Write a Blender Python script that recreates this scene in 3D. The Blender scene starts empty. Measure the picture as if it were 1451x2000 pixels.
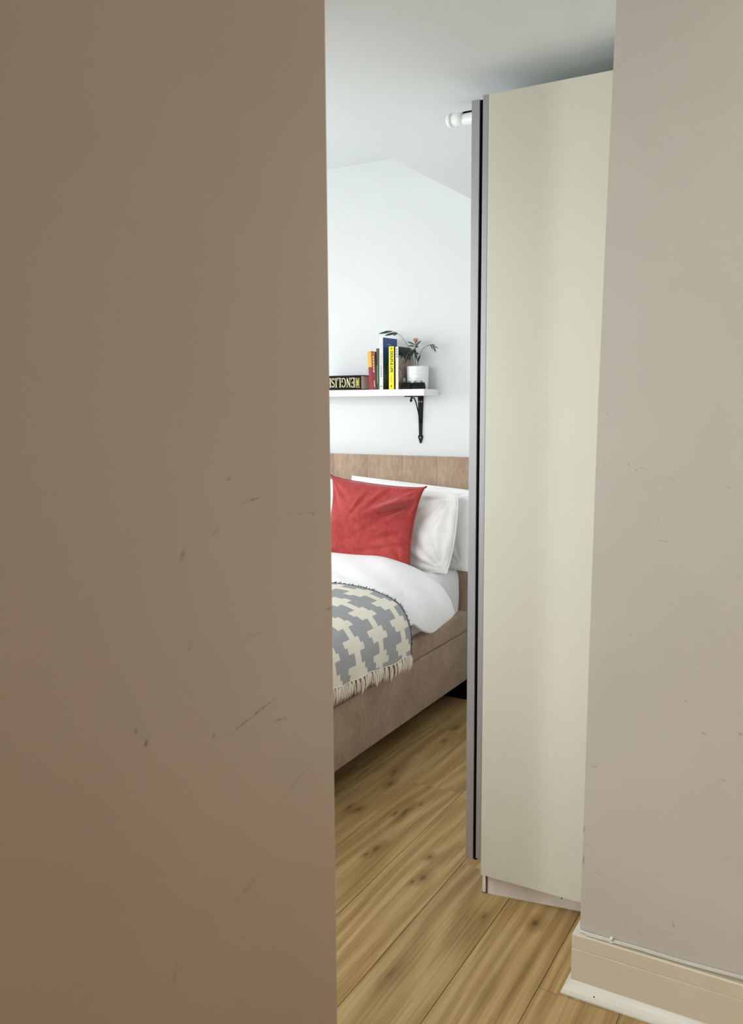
import bpy, bmesh, math, random
from mathutils import Vector, Matrix, noise

random.seed(7)
C = bpy.context.scene.collection
SC = bpy.context.scene

# ------------------------------------------------------------------ camera
EYE = 1.5
F_PX = 1676.86                       # focal length in pixels of the 1451 x 2000 frame
yaw, pitch, roll = 0.51884162, 0.12657593, 0.00623607
fw = Vector((-math.sin(yaw) * math.cos(pitch), math.cos(yaw) * math.cos(pitch), -math.sin(pitch)))
rt = Vector((math.cos(yaw), math.sin(yaw), 0))
dn = fw.cross(rt)
cr, sr = math.cos(roll), math.sin(roll)
r2, d2 = cr * rt + sr * dn, -sr * rt + cr * dn
cam_data = bpy.data.cameras.new('camera')
cam = bpy.data.objects.new('camera', cam_data)
C.objects.link(cam)
cam.matrix_world = Matrix((
    (r2.x, -d2.x, -fw.x, 0), (r2.y, -d2.y, -fw.y, 0), (r2.z, -d2.z, -fw.z, EYE), (0, 0, 0, 1)))
cam_data.sensor_fit = 'VERTICAL'
cam_data.sensor_height = 36
cam_data.sensor_width = 36 * 1451 / 2000
cam_data.lens = F_PX / 2000 * 36
cam_data.clip_start = 0.02
cam_data.dof.use_dof = True
cam_data.dof.focus_distance = 3.4
cam_data.dof.aperture_fstop = 9
SC.camera = cam

# ------------------------------------------------------------------ world, lights, exposure
w = bpy.data.worlds.new('world'); SC.world = w; w.use_nodes = True
w.node_tree.nodes['Background'].inputs[0].default_value = (0.75, 0.86, 1.0, 1)
w.node_tree.nodes['Background'].inputs[1].default_value = 0.6

def area(name, loc, aim, sx, sy, power, col):
    d = bpy.data.lights.new(name, 'AREA'); d.shape = 'RECTANGLE'; d.size = sx; d.size_y = sy
    d.energy = power; d.color = col
    o = bpy.data.objects.new(name, d); C.objects.link(o); o.location = loc
    o.rotation_euler = (Vector(aim) - Vector(loc)).to_track_quat('-Z', 'Y').to_euler()
    return o
area('daylight_west_window', (-4.56, 2.5, 1.52), (-2.6, 2.75, 0.2), 1.7, 1.3, 57, (0.95, 0.98, 1.0))
area('daylight_front_window', (-2.25, 1.20, 1.60), (-2.20, 3.2, 0.20), 1.45, 1.4, 30, (0.96, 0.98, 1.0))
area('hall_fill', (-0.68, -1.4, 1.65), (1.0, -1.0, 1.65), 1.2, 1.4, 128, (1.0, 0.985, 0.97))  # added hall fill, out of view; the wall has no window here
area('left_wall_fill', (0.17, 2.0, 1.35), (0.05, 0.0, 1.35), 0.45, 1.7, 7.5, (1.0, 0.97, 0.93))  # added fill that brightens the far end of the left wall; no doorway built
SC.view_settings.view_transform = 'Standard'
SC.view_settings.look = 'None'
SC.view_settings.gamma = 1
SC.view_settings.use_curve_mapping = False
SC.view_settings.exposure = 0.2

# ------------------------------------------------------------------ helpers
def S(r, g, b):
    f = lambda c: ((c / 255) / 12.92 if c / 255 <= 0.04045 else ((c / 255 + 0.055) / 1.055) ** 2.4)
    return (f(r), f(g), f(b), 1)

def tag(o, label, cat=None, group=None, kind=None):
    if label: o['label'] = label
    if cat: o['category'] = cat
    if group: o['group'] = group
    if kind: o['kind'] = kind
    return o

def link(name, me, m=None, parent=None, smooth=False):
    o = bpy.data.objects.new(name, me); C.objects.link(o)
    if m and not me.materials: me.materials.append(m)
    if parent:
        o.parent = parent
        o.matrix_parent_inverse = (Matrix.Translation(parent.location) @ parent.rotation_euler.to_matrix().to_4x4()).inverted()
    if smooth:
        me.polygons.foreach_set('use_smooth', [True] * len(me.polygons))
    return o

def mesh_of(name, bm):
    bmesh.ops.recalc_face_normals(bm, faces=bm.faces)
    me = bpy.data.meshes.new(name); bm.to_mesh(me); bm.free(); return me

def obj(name, bm, m, parent=None, smooth=False):
    return link(name, mesh_of(name, bm), m, parent, smooth)

def empty(name, loc=(0, 0, 0)):
    o = bpy.data.objects.new(name, None); C.objects.link(o); o.location = loc
    o.empty_display_size = 0.05
    return o

def structure(o):
    o['kind'] = 'structure'; return o

def box(bm, x0, x1, y0, y1, z0, z1, bev=0.0, seg=2):
    r = bmesh.ops.create_cube(bm, size=1)
    vs = r['verts']
    for v in vs:
        v.co = Vector(((x0 + x1) / 2 + v.co.x * (x1 - x0), (y0 + y1) / 2 + v.co.y * (y1 - y0), (z0 + z1) / 2 + v.co.z * (z1 - z0)))
    if bev > 0:
        es = list({e for v in vs for e in v.link_edges})
        bmesh.ops.bevel(bm, geom=es, offset=bev, segments=seg, affect='EDGES', profile=0.5)
    return bm

def bx(*a, **k):
    return box(bmesh.new(), *a, **k)

def tube(bm, pts, rad, n=8, cap=True):
    """swept tube; rad a number or a list"""
    pts = [Vector(p) for p in pts]
    if not hasattr(rad, '__len__'): rad = [rad] * len(pts)
    rings = []; prev = None
    for i, p in enumerate(pts):
        t = (pts[min(i + 1, len(pts) - 1)] - pts[max(i - 1, 0)]).normalized()
        if prev is None:
            u = t.cross(Vector((0, 0, 1)))
            if u.length < 1e-3: u = t.cross(Vector((1, 0, 0)))
        else:
            u = prev - t * prev.dot(t)
        u.normalize(); prev = u; v = t.cross(u)
        rings.append([bm.verts.new(p + (u * math.cos(2 * math.pi * k / n) + v * math.sin(2 * math.pi * k / n)) * rad[i]) for k in range(n)])
    for a, b in zip(rings, rings[1:]):
        for k in range(n):
            bm.faces.new((a[k], a[(k + 1) % n], b[(k + 1) % n], b[k]))
    if cap:
        bm.faces.new(rings[0][::-1]); bm.faces.new(rings[-1])
    return bm

def lathe(bm, prof, n=32, c=(0, 0, 0)):
    rings = [[bm.verts.new((c[0] + r * math.cos(2 * math.pi * k / n), c[1] + r * math.sin(2 * math.pi * k / n), c[2] + z)) for k in range(n)] for r, z in prof]
    for a, b in zip(rings, rings[1:]):
        for k in range(n):
            bm.faces.new((a[k], a[(k + 1) % n], b[(k + 1) % n], b[k]))
    bm.faces.new(rings[0][::-1]); bm.faces.new(rings[-1])
    return bm

def prism(bm, poly, axis, a, b):
    """extrude a closed 2-D polygon along an axis; the other two coordinates in x,y,z order"""
    def p3(p, t):
        q = list(p); q.insert(axis, t); return q
    A = [bm.verts.new(p3(p, a)) for p in poly]; B = [bm.verts.new(p3(p, b)) for p in poly]
    bm.faces.new(A); bm.faces.new(B[::-1])
    for i in range(len(poly)):
        j = (i + 1) % len(poly); bm.faces.new((A[i], B[i], B[j], A[j]))
    return bm

# ------------------------------------------------------------------ materials
class NT:
    def __init__(s, name, rough=0.5, col=None, metal=0.0, spec=0.5):
        s.m = bpy.data.materials.new(name); s.m.use_nodes = True
        s.t = s.m.node_tree; s.n = s.t.nodes; s.b = s.n['Principled BSDF']
        s.b.inputs['Roughness'].default_value = rough
        s.b.inputs['Metallic'].default_value = metal
        s.b.inputs['Specular IOR Level'].default_value = spec
        if col: s.b.inputs['Base Color'].default_value = col
    def new(s, t, **k):
        n = s.n.new(t)
        for a, v in k.items(): setattr(n, a, v)
        return n
    def link(s, a, b): s.t.links.new(a, b)
    def put(s, sock, v):
        if hasattr(v, 'is_output') or isinstance(v, bpy.types.NodeSocket): s.link(v, sock)
        else: sock.default_value = v
    def math(s, op, a, b=0.0, c=0.0):
        n = s.new('ShaderNodeMath', operation=op)
        s.put(n.inputs[0], a); s.put(n.inputs[1], b); s.put(n.inputs[2], c)
        return n.outputs[0]
    def coord(s, kind='Object'):
        return s.new('ShaderNodeTexCoord').outputs[kind]
    def pos(s): return s.new('ShaderNodeNewGeometry').outputs['Position']
    def mapping(s, v, loc=(0, 0, 0), rot=(0, 0, 0), scale=(1, 1, 1), typ='POINT'):
        n = s.new('ShaderNodeMapping', vector_type=typ); s.link(v, n.inputs[0])
        n.inputs['Location'].default_value = loc; n.inputs['Rotation'].default_value = rot; n.inputs['Scale'].default_value = scale
        return n.outputs[0]
    def noise(s, v, scale, detail=3, rough=0.5, out='Fac'):
        n = s.new('ShaderNodeTexNoise'); s.link(v, n.inputs['Vector'])
        n.inputs['Scale'].default_value = scale; n.inputs['Detail'].default_value = detail; n.inputs['Roughness'].default_value = rough
        return n.outputs[out]
    def ramp(s, f, stops):
        n = s.new('ShaderNodeValToRGB'); s.link(f, n.inputs[0])
        e = n.color_ramp.elements
        while len(e) < len(stops): e.new(0.5)
        for el, (p, c) in zip(e, stops): el.position = p; el.color = c
        return n.outputs[0]
    def rng(s, f, a, b, c, d, smooth=False):
        n = s.new('ShaderNodeMapRange'); s.put(n.inputs[0], f)
        if smooth: n.interpolation_type = 'SMOOTHSTEP'
        for i, v in enumerate((a, b, c, d)): n.inputs[i + 1].default_value = v
        return n.outputs[0]
    def mix(s, f, a, b, blend='MIX'):
        n = s.new('ShaderNodeMix', data_type='RGBA', blend_type=blend)
        s.put(n.inputs[0], f); s.put(n.inputs[6], a); s.put(n.inputs[7], b)
        return n.outputs[2]
    def color(s, v): s.put(s.b.inputs['Base Color'], v)
    def bump(s, h, strength=0.2, dist=0.002):
        n = s.new('ShaderNodeBump'); n.inputs['Strength'].default_value = strength; n.inputs['Distance'].default_value = dist
        s.link(h, n.inputs['Height']); s.link(n.outputs[0], s.b.inputs['Normal'])

def paint(name, col, rough=0.6, marks=(), markcol=S(60, 50, 42), plane='YZ', mott=0.03):
    """wall paint with roller texture, slight mottling and the scuffs of the photograph"""
    k = NT(name, rough, spec=0.3)
    p = k.pos()
    mo = k.rng(k.noise(p, 2.2, 2), 0.3, 0.7, 1 - mott, 1 + mott)
    base = k.mix(1.0, col, k.new('ShaderNodeCombineColor').outputs[0], 'MULTIPLY')
    cc = base.node.inputs[7].links[0].from_node
    for i in range(3): k.link(mo, cc.inputs[i])
    if marks:
        grit = k.rng(k.noise(p, 160, 3), 0.38, 0.62, 0.15, 1)
        acc = None
        for (a, b, l, wd, ang, st) in marks:
            if plane == 'YZ':
                m = k.mapping(p, (0, a, b), (ang, 0, 0), (9, l, wd), 'TEXTURE')
            else:
                m = k.mapping(p, (a, 0, b), (0, -ang, 0), (l, 9, wd), 'TEXTURE')
            ln = k.new('ShaderNodeVectorMath', operation='LENGTH'); k.link(m, ln.inputs[0])
            f = k.rng(ln.outputs['Value'], 1.0, 0.2, 0, st * .8, True)
            acc = f if acc is None else k.math('MAXIMUM', acc, f)
        base = k.mix(k.math('MULTIPLY', acc, grit), base, markcol)
    k.color(base)
    k.bump(k.noise(p, 420, 3), 0.12, 0.001)
    return k.m

def plain(name, col, rough=0.5, metal=0.0, spec=0.5, var=0.04, scale=30, bump=0.0):
    k = NT(name, rough, metal=metal, spec=spec)
    c = k.coord(); f = k.noise(c, scale, 3)
    lo = tuple(max(0, x * (1 - var)) for x in col[:3]) + (1,); hi = tuple(x * (1 + var) for x in col[:3]) + (1,)
    k.color(k.ramp(f, [(0.35, lo), (0.65, hi)]))
    if bump: k.bump(k.noise(c, scale * 8, 2), bump, 0.001)
    return k.m

def scr(a, b, l, wd, ang, st=0.7): return (a, b, l, wd, math.radians(ang), st)

WL_SHADED = S(180, 163, 144)  # same paint as the right wall, with brown shade mixed into the colour
L_marks = [scr(.883, 1.401, .006, .003, 0, .9), scr(.930, 1.369, .026, .0022, 6, .8), scr(1.06, 1.336, .07, .0016, -3, .35), scr(1.082, 1.332, .004, .003, 0, .8),
           scr(.792, 1.316, .014, .006, 55, .6), scr(.925, 1.066, .078, .0028, 10, .75), scr(.838, 1.066, .005, .004, 0, .6), scr(.701, 1.12, .005, .004, 0, .6),
           scr(.717, 1.099, .005, .008, -30, 1.0), scr(.99, 1.038, .03, .003, -8, .5), scr(.853, 1.335, .012, .002, 10, .4), scr(1.125, 1.176, .02, .003, 0, .5),
           scr(.80, 1.20, .02, .004, 60, .3), scr(1.03, .93, .05, .004, 20, .25), scr(.90, .82, .05, .006, 15, .25), scr(.75, .78, .03, .008, 70, .2), scr(.93, 1.18, .03, .0015, 0, .3)]
m_wall_left = paint('wall_paint_left_shaded', WL_SHADED, 0.55, L_marks, S(55, 40, 28), 'YZ')
R_marks = [scr(-.469, 1.356, .008, .003, -25, .6), scr(-.45, 1.342, .005, .004, 0, .55), scr(-.435, 1.346, .012, .0022, -25, .5), scr(-.371, 1.322, .010, .003, -25, .45),
           scr(-.251, 1.309, .004, .003, 0, .8), scr(-.386, 1.180, .020, .0035, -4, .6), scr(-.322, .81, .012, .003, -15, .5), scr(-.279, .739, .010, .004, -20, .65), scr(-.201, .753, .010, .004, -5, .7),
           scr(-.231, .636, .010, .003, -22, .8), scr(-.529, .607, .013, .004, 10, .5), scr(-.328, .252, .005, .008, 20, .75), scr(-.333, .226, .014, .0018, 0, .6), scr(-.436, .218, .016, .0025, -40, .5),
           scr(-.405, .207, .010, .003, -45, .5), scr(-.550, .437, .004, .016, 0, .8), scr(-.549, .356, .004, .022, 0, .9), scr(-.536, .40, .010, .003, 40, .45), scr(-.51, .33, .02, .003, -20, .35), scr(-.545, 1.34, .005, .008, 0, .6), scr(-.52, 1.47, .004, .003, 0, .6),
           scr(-.552, .60, .004, .03, 0, .5), scr(-.551, .66, .003, .02, 0, .5), scr(-.40, 1.22, .003, .03, -18, .25), scr(-.30, .9, .02, .003, -10, .3), scr(-.45, .95, .004, .004, 0, .5), scr(-.22, .45, .02, .003, 30, .3)]
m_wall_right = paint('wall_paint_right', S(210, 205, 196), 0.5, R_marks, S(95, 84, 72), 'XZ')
m_white_wall = paint('white_wall_paint', S(226, 230, 230), 0.7, mott=0.008)
m_ceiling = paint('white_ceiling_paint', S(229, 235, 236), 0.8, mott=0.008)
m_hall = paint('hall_paint_darkened', S(70, 56, 43), 0.6)  # unseen hall walls, darkened to limit bounce onto the left wall
m_skirt = plain('cream_gloss_paint', S(224, 216, 194), 0.35, var=0.02, scale=6)
m_shoe = plain('white_gloss_paint', S(238, 236, 226), 0.35, var=0.02, scale=10)
m_cable = plain('white_cable', S(225, 220, 208), 0.45)
m_panel = plain('cream_melamine', S(226, 226, 210), 0.42, var=0.012, scale=2)
m_door = plain('white_lacquer', S(246, 246, 243), 0.25, var=0.01, scale=2)  # door faces out of view, kept white to bounce light onto the bed
m_plinth = plain('worn_white_board', S(246, 241, 236), 0.5, var=0.05, scale=16)
m_chip = plain('bare_chipboard', S(110, 72, 48), 0.8, var=0.2, scale=120)
k = NT('brushed_aluminium', 0.5, S(178, 178, 180), 0.6)
k.bump(k.noise(k.mapping(k.pos(), scale=(400, 400, 4)), 3, 2), 0.08, 0.0005); m_alu = k.m
m_gap_black = plain('gap_black', S(6, 6, 7), 0.8, spec=0.1)
m_white_plastic = plain('white_plastic', S(243, 245, 243), 0.35)
m_glass_frame = plain('window_frame_white', S(240, 240, 238), 0.4)

# oak laminate; knots where the planks in view have them (x, y, half width, half length, turn)
KNOTS = [(-1.549, 2.849, 0.009, 0.022, 0), (-1.589, 2.957, 0.006, 0.02, 10), (-1.588, 2.603, 0.006, 0.02, 0), (-1.549, 2.601, 0.01, 0.02, -10), (-1.39, 2.667, 0.01, 0.045, 5), (-1.414, 2.64, 0.006, 0.015, 0), (-1.366, 2.754, 0.004, 0.01, 0), (-1.353, 2.389, 0.01, 0.028, 0), (-1.365, 2.34, 0.006, 0.015, 0), (-1.171, 2.426, 0.009, 0.014, 0), (-1.135, 2.304, 0.012, 0.022, 0), (-1.545, 3.349, 0.006, 0.015, 0), (-1.563, 3.513, 0.008, 0.02, 0), (-0.744, 2.245, 0.012, 0.02, 0), (-1.154, 2.266, 0.006, 0.012, 0), (-0.886, 2.204, 0.004, 0.01, 0)]
k = NT('oak_laminate', 0.42, spec=0.4)
p = k.pos(); rnd = k.new('ShaderNodeObjectInfo').outputs['Random']
off = k.new('ShaderNodeCombineXYZ'); k.link(k.math('MULTIPLY', rnd, 37.0), off.inputs[0]); k.link(k.math('MULTIPLY', rnd, 91.0), off.inputs[1])
va = k.new('ShaderNodeVectorMath', operation='ADD'); k.link(p, va.inputs[0]); k.link(off.outputs[0], va.inputs[1]); q = va.outputs[0]
warp = k.noise(k.mapping(q, scale=(4.2, 0.5, 1)), 1.0, 2)
sx = k.new('ShaderNodeSeparateXYZ'); k.link(q, sx.inputs[0])
ring = k.math('SINE', k.math('ADD', k.math('MULTIPLY', sx.outputs[0], 105.0), k.math('MULTIPLY', warp, 42.0)))
ring = k.rng(ring, -1, 1, 0, 1)
fine = k.noise(k.mapping(q, scale=(150, 2.6, 1)), 1.0, 4, 0.65)
broad = k.noise(k.mapping(q, scale=(9, 0.9, 1)), 1.0, 3)
g = k.math('ADD', k.math('MULTIPLY', k.math('POWER', ring, 1.6), 0.19), k.math('ADD', k.math('MULTIPLY', fine, 0.62), k.math('MULTIPLY', broad, 0.47)))
col = k.ramp(g, [(0.36, S(136, 104, 58)), (0.60, S(180, 148, 96)), (0.84, S(206, 176, 124))])
vo = k.new('ShaderNodeTexVoronoi'); k.link(k.mapping(q, scale=(4.4, 1.5, 1)), vo.inputs['Vector']); vo.inputs['Scale'].default_value = 1.25
wob = k.math('ADD', vo.outputs['Distance'], k.math('MULTIPLY', k.math('SUBTRACT', k.noise(k.mapping(q, scale=(40, 14, 1)), 1.0, 2), 0.5), 0.10))
sep = k.new('ShaderNodeSeparateColor'); k.link(vo.outputs['Color'], sep.inputs[0])
has = k.math('GREATER_THAN', sep.outputs[0], 0.45)
knot = k.math('MULTIPLY', k.rng(wob, 0.10, 0.015, 0, 1, True), has)
halo = k.math('MULTIPLY', k.rng(wob, 0.26, 0.05, 0, 0.45, True), has)
col = k.mix(halo, col, S(128, 92, 48)); col = k.mix(knot, col, S(62, 40, 20))
wk = k.math('MULTIPLY', k.math('SUBTRACT', k.noise(k.mapping(p, scale=(55, 22, 1)), 1.0, 3), 0.5), 0.55)
acc = None
for (a, b, wd, l, ang) in KNOTS:
    ln = k.new('ShaderNodeVectorMath', operation='LENGTH'); k.link(k.mapping(p, (a, b, 0), (0, 0, math.radians(ang)), (wd, l, 9), 'TEXTURE'), ln.inputs[0])
    d_ = ln.outputs['Value']; acc = d_ if acc is None else k.math('MINIMUM', acc, d_)
acc = k.math('ADD', acc, wk)
col = k.mix(k.rng(acc, 3.6, 0.7, 0, 0.55, True), col, S(128, 90, 44)); col = k.mix(k.rng(acc, 1.1, 0.3, 0, 0.55, True), col, S(66, 42, 20))
k.color(k.mix(1.0, col, k.ramp(rnd, [(0, (0.90, 0.90, 0.89, 1)), (1, (1.06, 1.05, 1.03, 1))]), 'MULTIPLY'))
k.bump(fine, 0.06, 0.0006); m_oak = k.m
m_under = plain('dark_underlay', S(40, 30, 20), 0.9)

def fabric(name, c1, c2, scale=60, rough=0.9, weave=600, sheen=0.3, bump=0.25, dist=0.001, big=6, stretch=(1, 1, 1)):
    k = NT(name, rough, spec=0.15)
    c = k.coord(); a = k.noise(c, big, 3); b = k.noise(k.mapping(c, scale=stretch), scale, 3)
    f = k.math('ADD', k.math('MULTIPLY', a, 0.55), k.math('MULTIPLY', b, 0.45))
    k.color(k.ramp(f, [(0.35, c1), (0.65, c2)]))
    k.b.inputs['Sheen Weight'].default_value = sheen
    k.b.inputs['Sheen Roughness'].default_value = 0.4
    k.bump(k.noise(c, weave, 2), bump, dist)
    return k.m
m_bed = fabric('taupe_velour', S(156, 133, 113), S(186, 162, 141), 90, stretch=(1, 1, 0.35))
m_bed_dark = fabric('bed_underside_shade', S(16, 13, 12), S(22, 18, 16), sheen=0)  # near-black colour stands in for the shade under the bed
m_white_cotton = fabric('white_cotton', S(240, 240, 240), S(246, 246, 246), 20, weave=900, sheen=0.1, bump=0.08)
m_cream_cotton = fabric('off_white_cotton', S(238, 236, 231), S(246, 244, 240), 20, weave=900, sheen=0.1, bump=0.08)
m_velvet = fabric('red_velvet', S(150, 50, 48), S(178, 72, 68), 45, 0.8, sheen=0.55, bump=0.15, big=5)
m_velvet_seam = fabric('red_velvet_seam', S(140, 45, 42), S(165, 70, 64), 60, 0.8, sheen=0.5)
m_tassel = fabric('ecru_yarn', S(232, 222, 204), S(246, 239, 226), 200)
m_selvage = fabric('charcoal_yarn', S(40, 46, 52), S(80, 86, 90), 200)

# woven throw: ecru blocks chained by necks on marled grey
k = NT('woven_throw', 0.9, spec=0.1)
uv = k.coord('UV'); sx = k.new('ShaderNodeSeparateXYZ'); k.link(uv, sx.inputs[0])
u, v = sx.outputs[0], sx.outputs[1]
P_, Q_ = 0.180, 0.100
fu = k.math('SUBTRACT', k.math('FLOORED_MODULO', u, P_), P_ / 2)
vv = v
fv = k.math('SUBTRACT', k.math('FLOORED_MODULO', vv, Q_), Q_ / 2)
afv = k.math('ABSOLUTE', fv)
sk = k.math('SUBTRACT', fu, k.math('MULTIPLY', k.math('SIGN', fv), 0.008))
block = k.math('MULTIPLY', k.math('LESS_THAN', k.math('ABSOLUTE', sk), 0.056), k.math('LESS_THAN', afv, 0.0265))
neck = k.math('LESS_THAN', k.math('ABSOLUTE', k.math('SUBTRACT', fu, 0.006)), 0.019)
motif = k.math('MAXIMUM', block, neck)
marl = k.noise(k.mapping(uv, scale=(260, 700, 1)), 1.0, 2)
grey = k.ramp(marl, [(0.3, S(140, 142, 146)), (0.7, S(188, 189, 190))])
ecru = k.ramp(marl, [(0.3, S(228, 222, 204)), (0.7, S(243, 239, 226))])
k.color(k.mix(motif, grey, ecru))
k.bump(k.noise(k.mapping(uv, scale=(300, 900, 1)), 1.0, 2), 0.3, 0.001); m_throw = k.m

# ------------------------------------------------------------------ room shell
CEIL, HIGH = 2.40, 2.71
BACK = 3.95
structure(obj('wall_back', bx(-4.7, 0.0, BACK, BACK + .1, -.05, 2.8), m_white_wall))
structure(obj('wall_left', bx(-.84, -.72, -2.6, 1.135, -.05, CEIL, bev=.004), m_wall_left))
# corridor end wall on the right: its free edge is a little out of plumb
bm = bmesh.new(); prof = [(-.05, -.556), (.2, -.553), (.46, -.551), (1.0, -.5475), (1.48, -.543), (1.95, -.535), (2.40, -.527)]
poly = [(x, z) for z, x in prof] + [(1.2, 2.40), (1.2, -.05)]
prism(bm, poly, 1, 2.025, 2.225)
es = [e for e in bm.edges if all(v.co.x < -.5 for v in e.verts) and abs(e.verts[0].co.y - e.verts[1].co.y) < 1e-6]
bmesh.ops.bevel(bm, geom=es, offset=.003, segments=2, affect='EDGES')
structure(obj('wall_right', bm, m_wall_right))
structure(obj('wall_wardrobe_side', bx(-.30, -.2, 2.225, BACK, -.05, CEIL), m_white_wall))
structure(obj('wall_hall_right', bx(1.2, 1.3, -2.6, 2.225, -.05, CEIL), m_hall))
structure(obj('wall_behind', bx(-.84, 1.3, -2.7, -2.6, -.05, CEIL), m_hall))
bm = bmesh.new()
for a in ((-4.7, -3.05, 1.035, 1.135, -.05, 2.8), (-1.45, -.84, 1.035, 1.135, -.05, 2.38), (-3.05, -1.45, 1.035, 1.135, -.05, .8), (-3.05, -1.45, 1.035, 1.135, 2.3, 2.38), (-3.05, -1.58, 1.035, 1.135, 2.381, 2.8)): box(bm, *a)
structure(obj('wall_front', bm, m_white_wall))
bm = bmesh.new()
for a in ((-4.7, -4.6, 1.135, 1.6, -.05, 2.8), (-4.7, -4.6, 3.4, BACK, -.05, 2.8), (-4.7, -4.6, 1.6, 3.4, -.05, .8), (-4.7, -4.6, 1.6, 3.4, 2.3, 2.8)): box(bm, *a)
structure(obj('wall_window_side', bm, m_white_wall))
bm = bmesh.new()
prism(bm, [(-1.58, CEIL), (1.3, CEIL), (1.3, HIGH + .09), (-4.7, HIGH + .09), (-4.7, HIGH), (-1.58, HIGH)], 1, -2.7, BACK + .1)
structure(obj('ceiling', bm, m_ceiling))
def window(n, x, y):
    """a window in its opening; x or y is a (from, to) pair"""
    bm = bmesh.new()
    if isinstance(y, tuple):
        for a in ((x, x + .06, y[0], y[0] + .06, .8, 2.3), (x, x + .06, y[1] - .06, y[1], .8, 2.3), (x, x + .06, y[0] + .06, y[1] - .06, .8, .86), (x, x + .06, y[0] + .06, y[1] - .06, 2.24, 2.3), (x, x + .06, sum(y) / 2 - .03, sum(y) / 2 + .03, .86, 2.24)): box(bm, *a)
        pane = bx(x + .02, x + .03, y[0] + .05, y[1] - .05, .85, 2.25)
    else:
        for a in ((x[0], x[0] + .06, y, y + .06, .8, 2.3), (x[1] - .06, x[1], y, y + .06, .8, 2.3), (x[0] + .06, x[1] - .06, y, y + .06, .8, .86), (x[0] + .06, x[1] - .06, y, y + .06, 2.24, 2.3), (sum(x) / 2 - .03, sum(x) / 2 + .03, y, y + .06, .86, 2.24)): box(bm, *a)
        pane = bx(x[0] + .05, x[1] - .05, y + .02, y + .03, .85, 2.25)
    f = structure(obj('window_%d' % n, bm, m_glass_frame))
    obj('pane', pane, m_pane, f)
k = NT('window_glass', 0.02); k.b.inputs['Transmission Weight'].default_value = 1.0; m_pane = k.m
window(1, -4.69, (1.6, 3.4))
window(2, (-3.05, -1.45), 1.05)

# floor: base slab and every plank
floor = structure(obj('floor', bx(-4.7, 1.3, -2.7, BACK + .1, -.06, -.012), m_under))
PW = .2073; x0 = -.8535; GAP = .0007
known = {-1: 2.441, 1: 1.985, -3: 2.909, -4: 3.468}
cache = {}
def plank_mesh(w_, l_):
    key = (round(w_, 4), round(l_, 4))
    if key not in cache:
        bm = bx(-w_ / 2 + GAP, w_ / 2 - GAP, -l_ / 2 + GAP, l_ / 2 - GAP, -.012, 0)
        es = [e for e in bm.edges if all(abs(v.co.z) < 1e-6 for v in e.verts)]
        bmesh.ops.bevel(bm, geom=es, offset=.0012, segments=1, affect='EDGES')
        cache[key] = mesh_of('plank', bm); cache[key].materials.append(m_oak)
    return cache[key]
LEN = 1.38
for i in range(-19, 11):
    xa = max(x0 + i * PW, -4.65); xb = min(x0 + (i + 1) * PW, 1.25)
    if xb - xa < .02: continue
    ph = known.get(i, random.uniform(0, LEN) if i not in (-2, 0) else (1.62 if i == -2 else 1.35))
    y = ph - LEN * math.ceil((ph + 2.65) / LEN)
    while y < BACK:
        ya, yb = max(y, -2.65), min(y + LEN, BACK)
        if yb - ya > .02:
            o = link('plank', plank_mesh(xb - xa, yb - ya), None, None)
            o.location = ((xa + xb) / 2, (ya + yb) / 2, 0)
            o.parent = floor
        y += LEN

# skirting of the corridor end wall: board with a groove, quarter bead at its foot, both returning round the free end
skirt = bmesh.new()
def skirt_run(bm, prof, foot=2.025, end=-.553):
    """profile (out from the wall, z) swept along the face and round the end"""
    n = len(prof); rows = []
    for o_, z in prof:
        rows.append([bm.verts.new(p_) for p_ in ((1.2, foot - o_, z), (end - o_, foot - o_, z), (end - o_, 2.225, z))])
    for a in range(n):
        b = (a + 1) % n
        for s_ in range(2):
            bm.faces.new((rows[a][s_], rows[a][s_ + 1], rows[b][s_ + 1], rows[b][s_]))
    bm.faces.new([r[0] for r in rows]); bm.faces.new([r[2] for r in rows][::-1])
skirt_run(skirt, [(.0005, .0005), (.016, .0005), (.016, .1195), (.0145, .121), (.0145, .1225), (.016, .124), (.016, .158), (.0145, .161), (.0005, .162)])
bb = structure(obj('baseboard_right', skirt, m_skirt))
bm = bmesh.new(); skirt_run(bm, [(.0165, .001), (.036, .001), (.0362, .006), (.033, .014), (.026, .022), (.0215, .029), (.019, .034), (.0165, .036)])
obj('bead', bm, m_shoe, bb)['label'] = 'white quarter bead along the foot of the skirting'
m_nail = plain('nail_hole', S(50, 40, 34), 0.8)
bm = bmesh.new(); lathe(bm, [(.0018, -.0004), (.0018, .0012)], 8, (0, 0, 0)); bmesh.ops.rotate(bm, verts=bm.verts, matrix=Matrix.Rotation(math.radians(55), 3, 'X'))
bmesh.ops.translate(bm, verts=bm.verts, vec=(-.505, 1.9945, .0175)); obj('nail_hole', bm, m_nail, bb)

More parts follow.
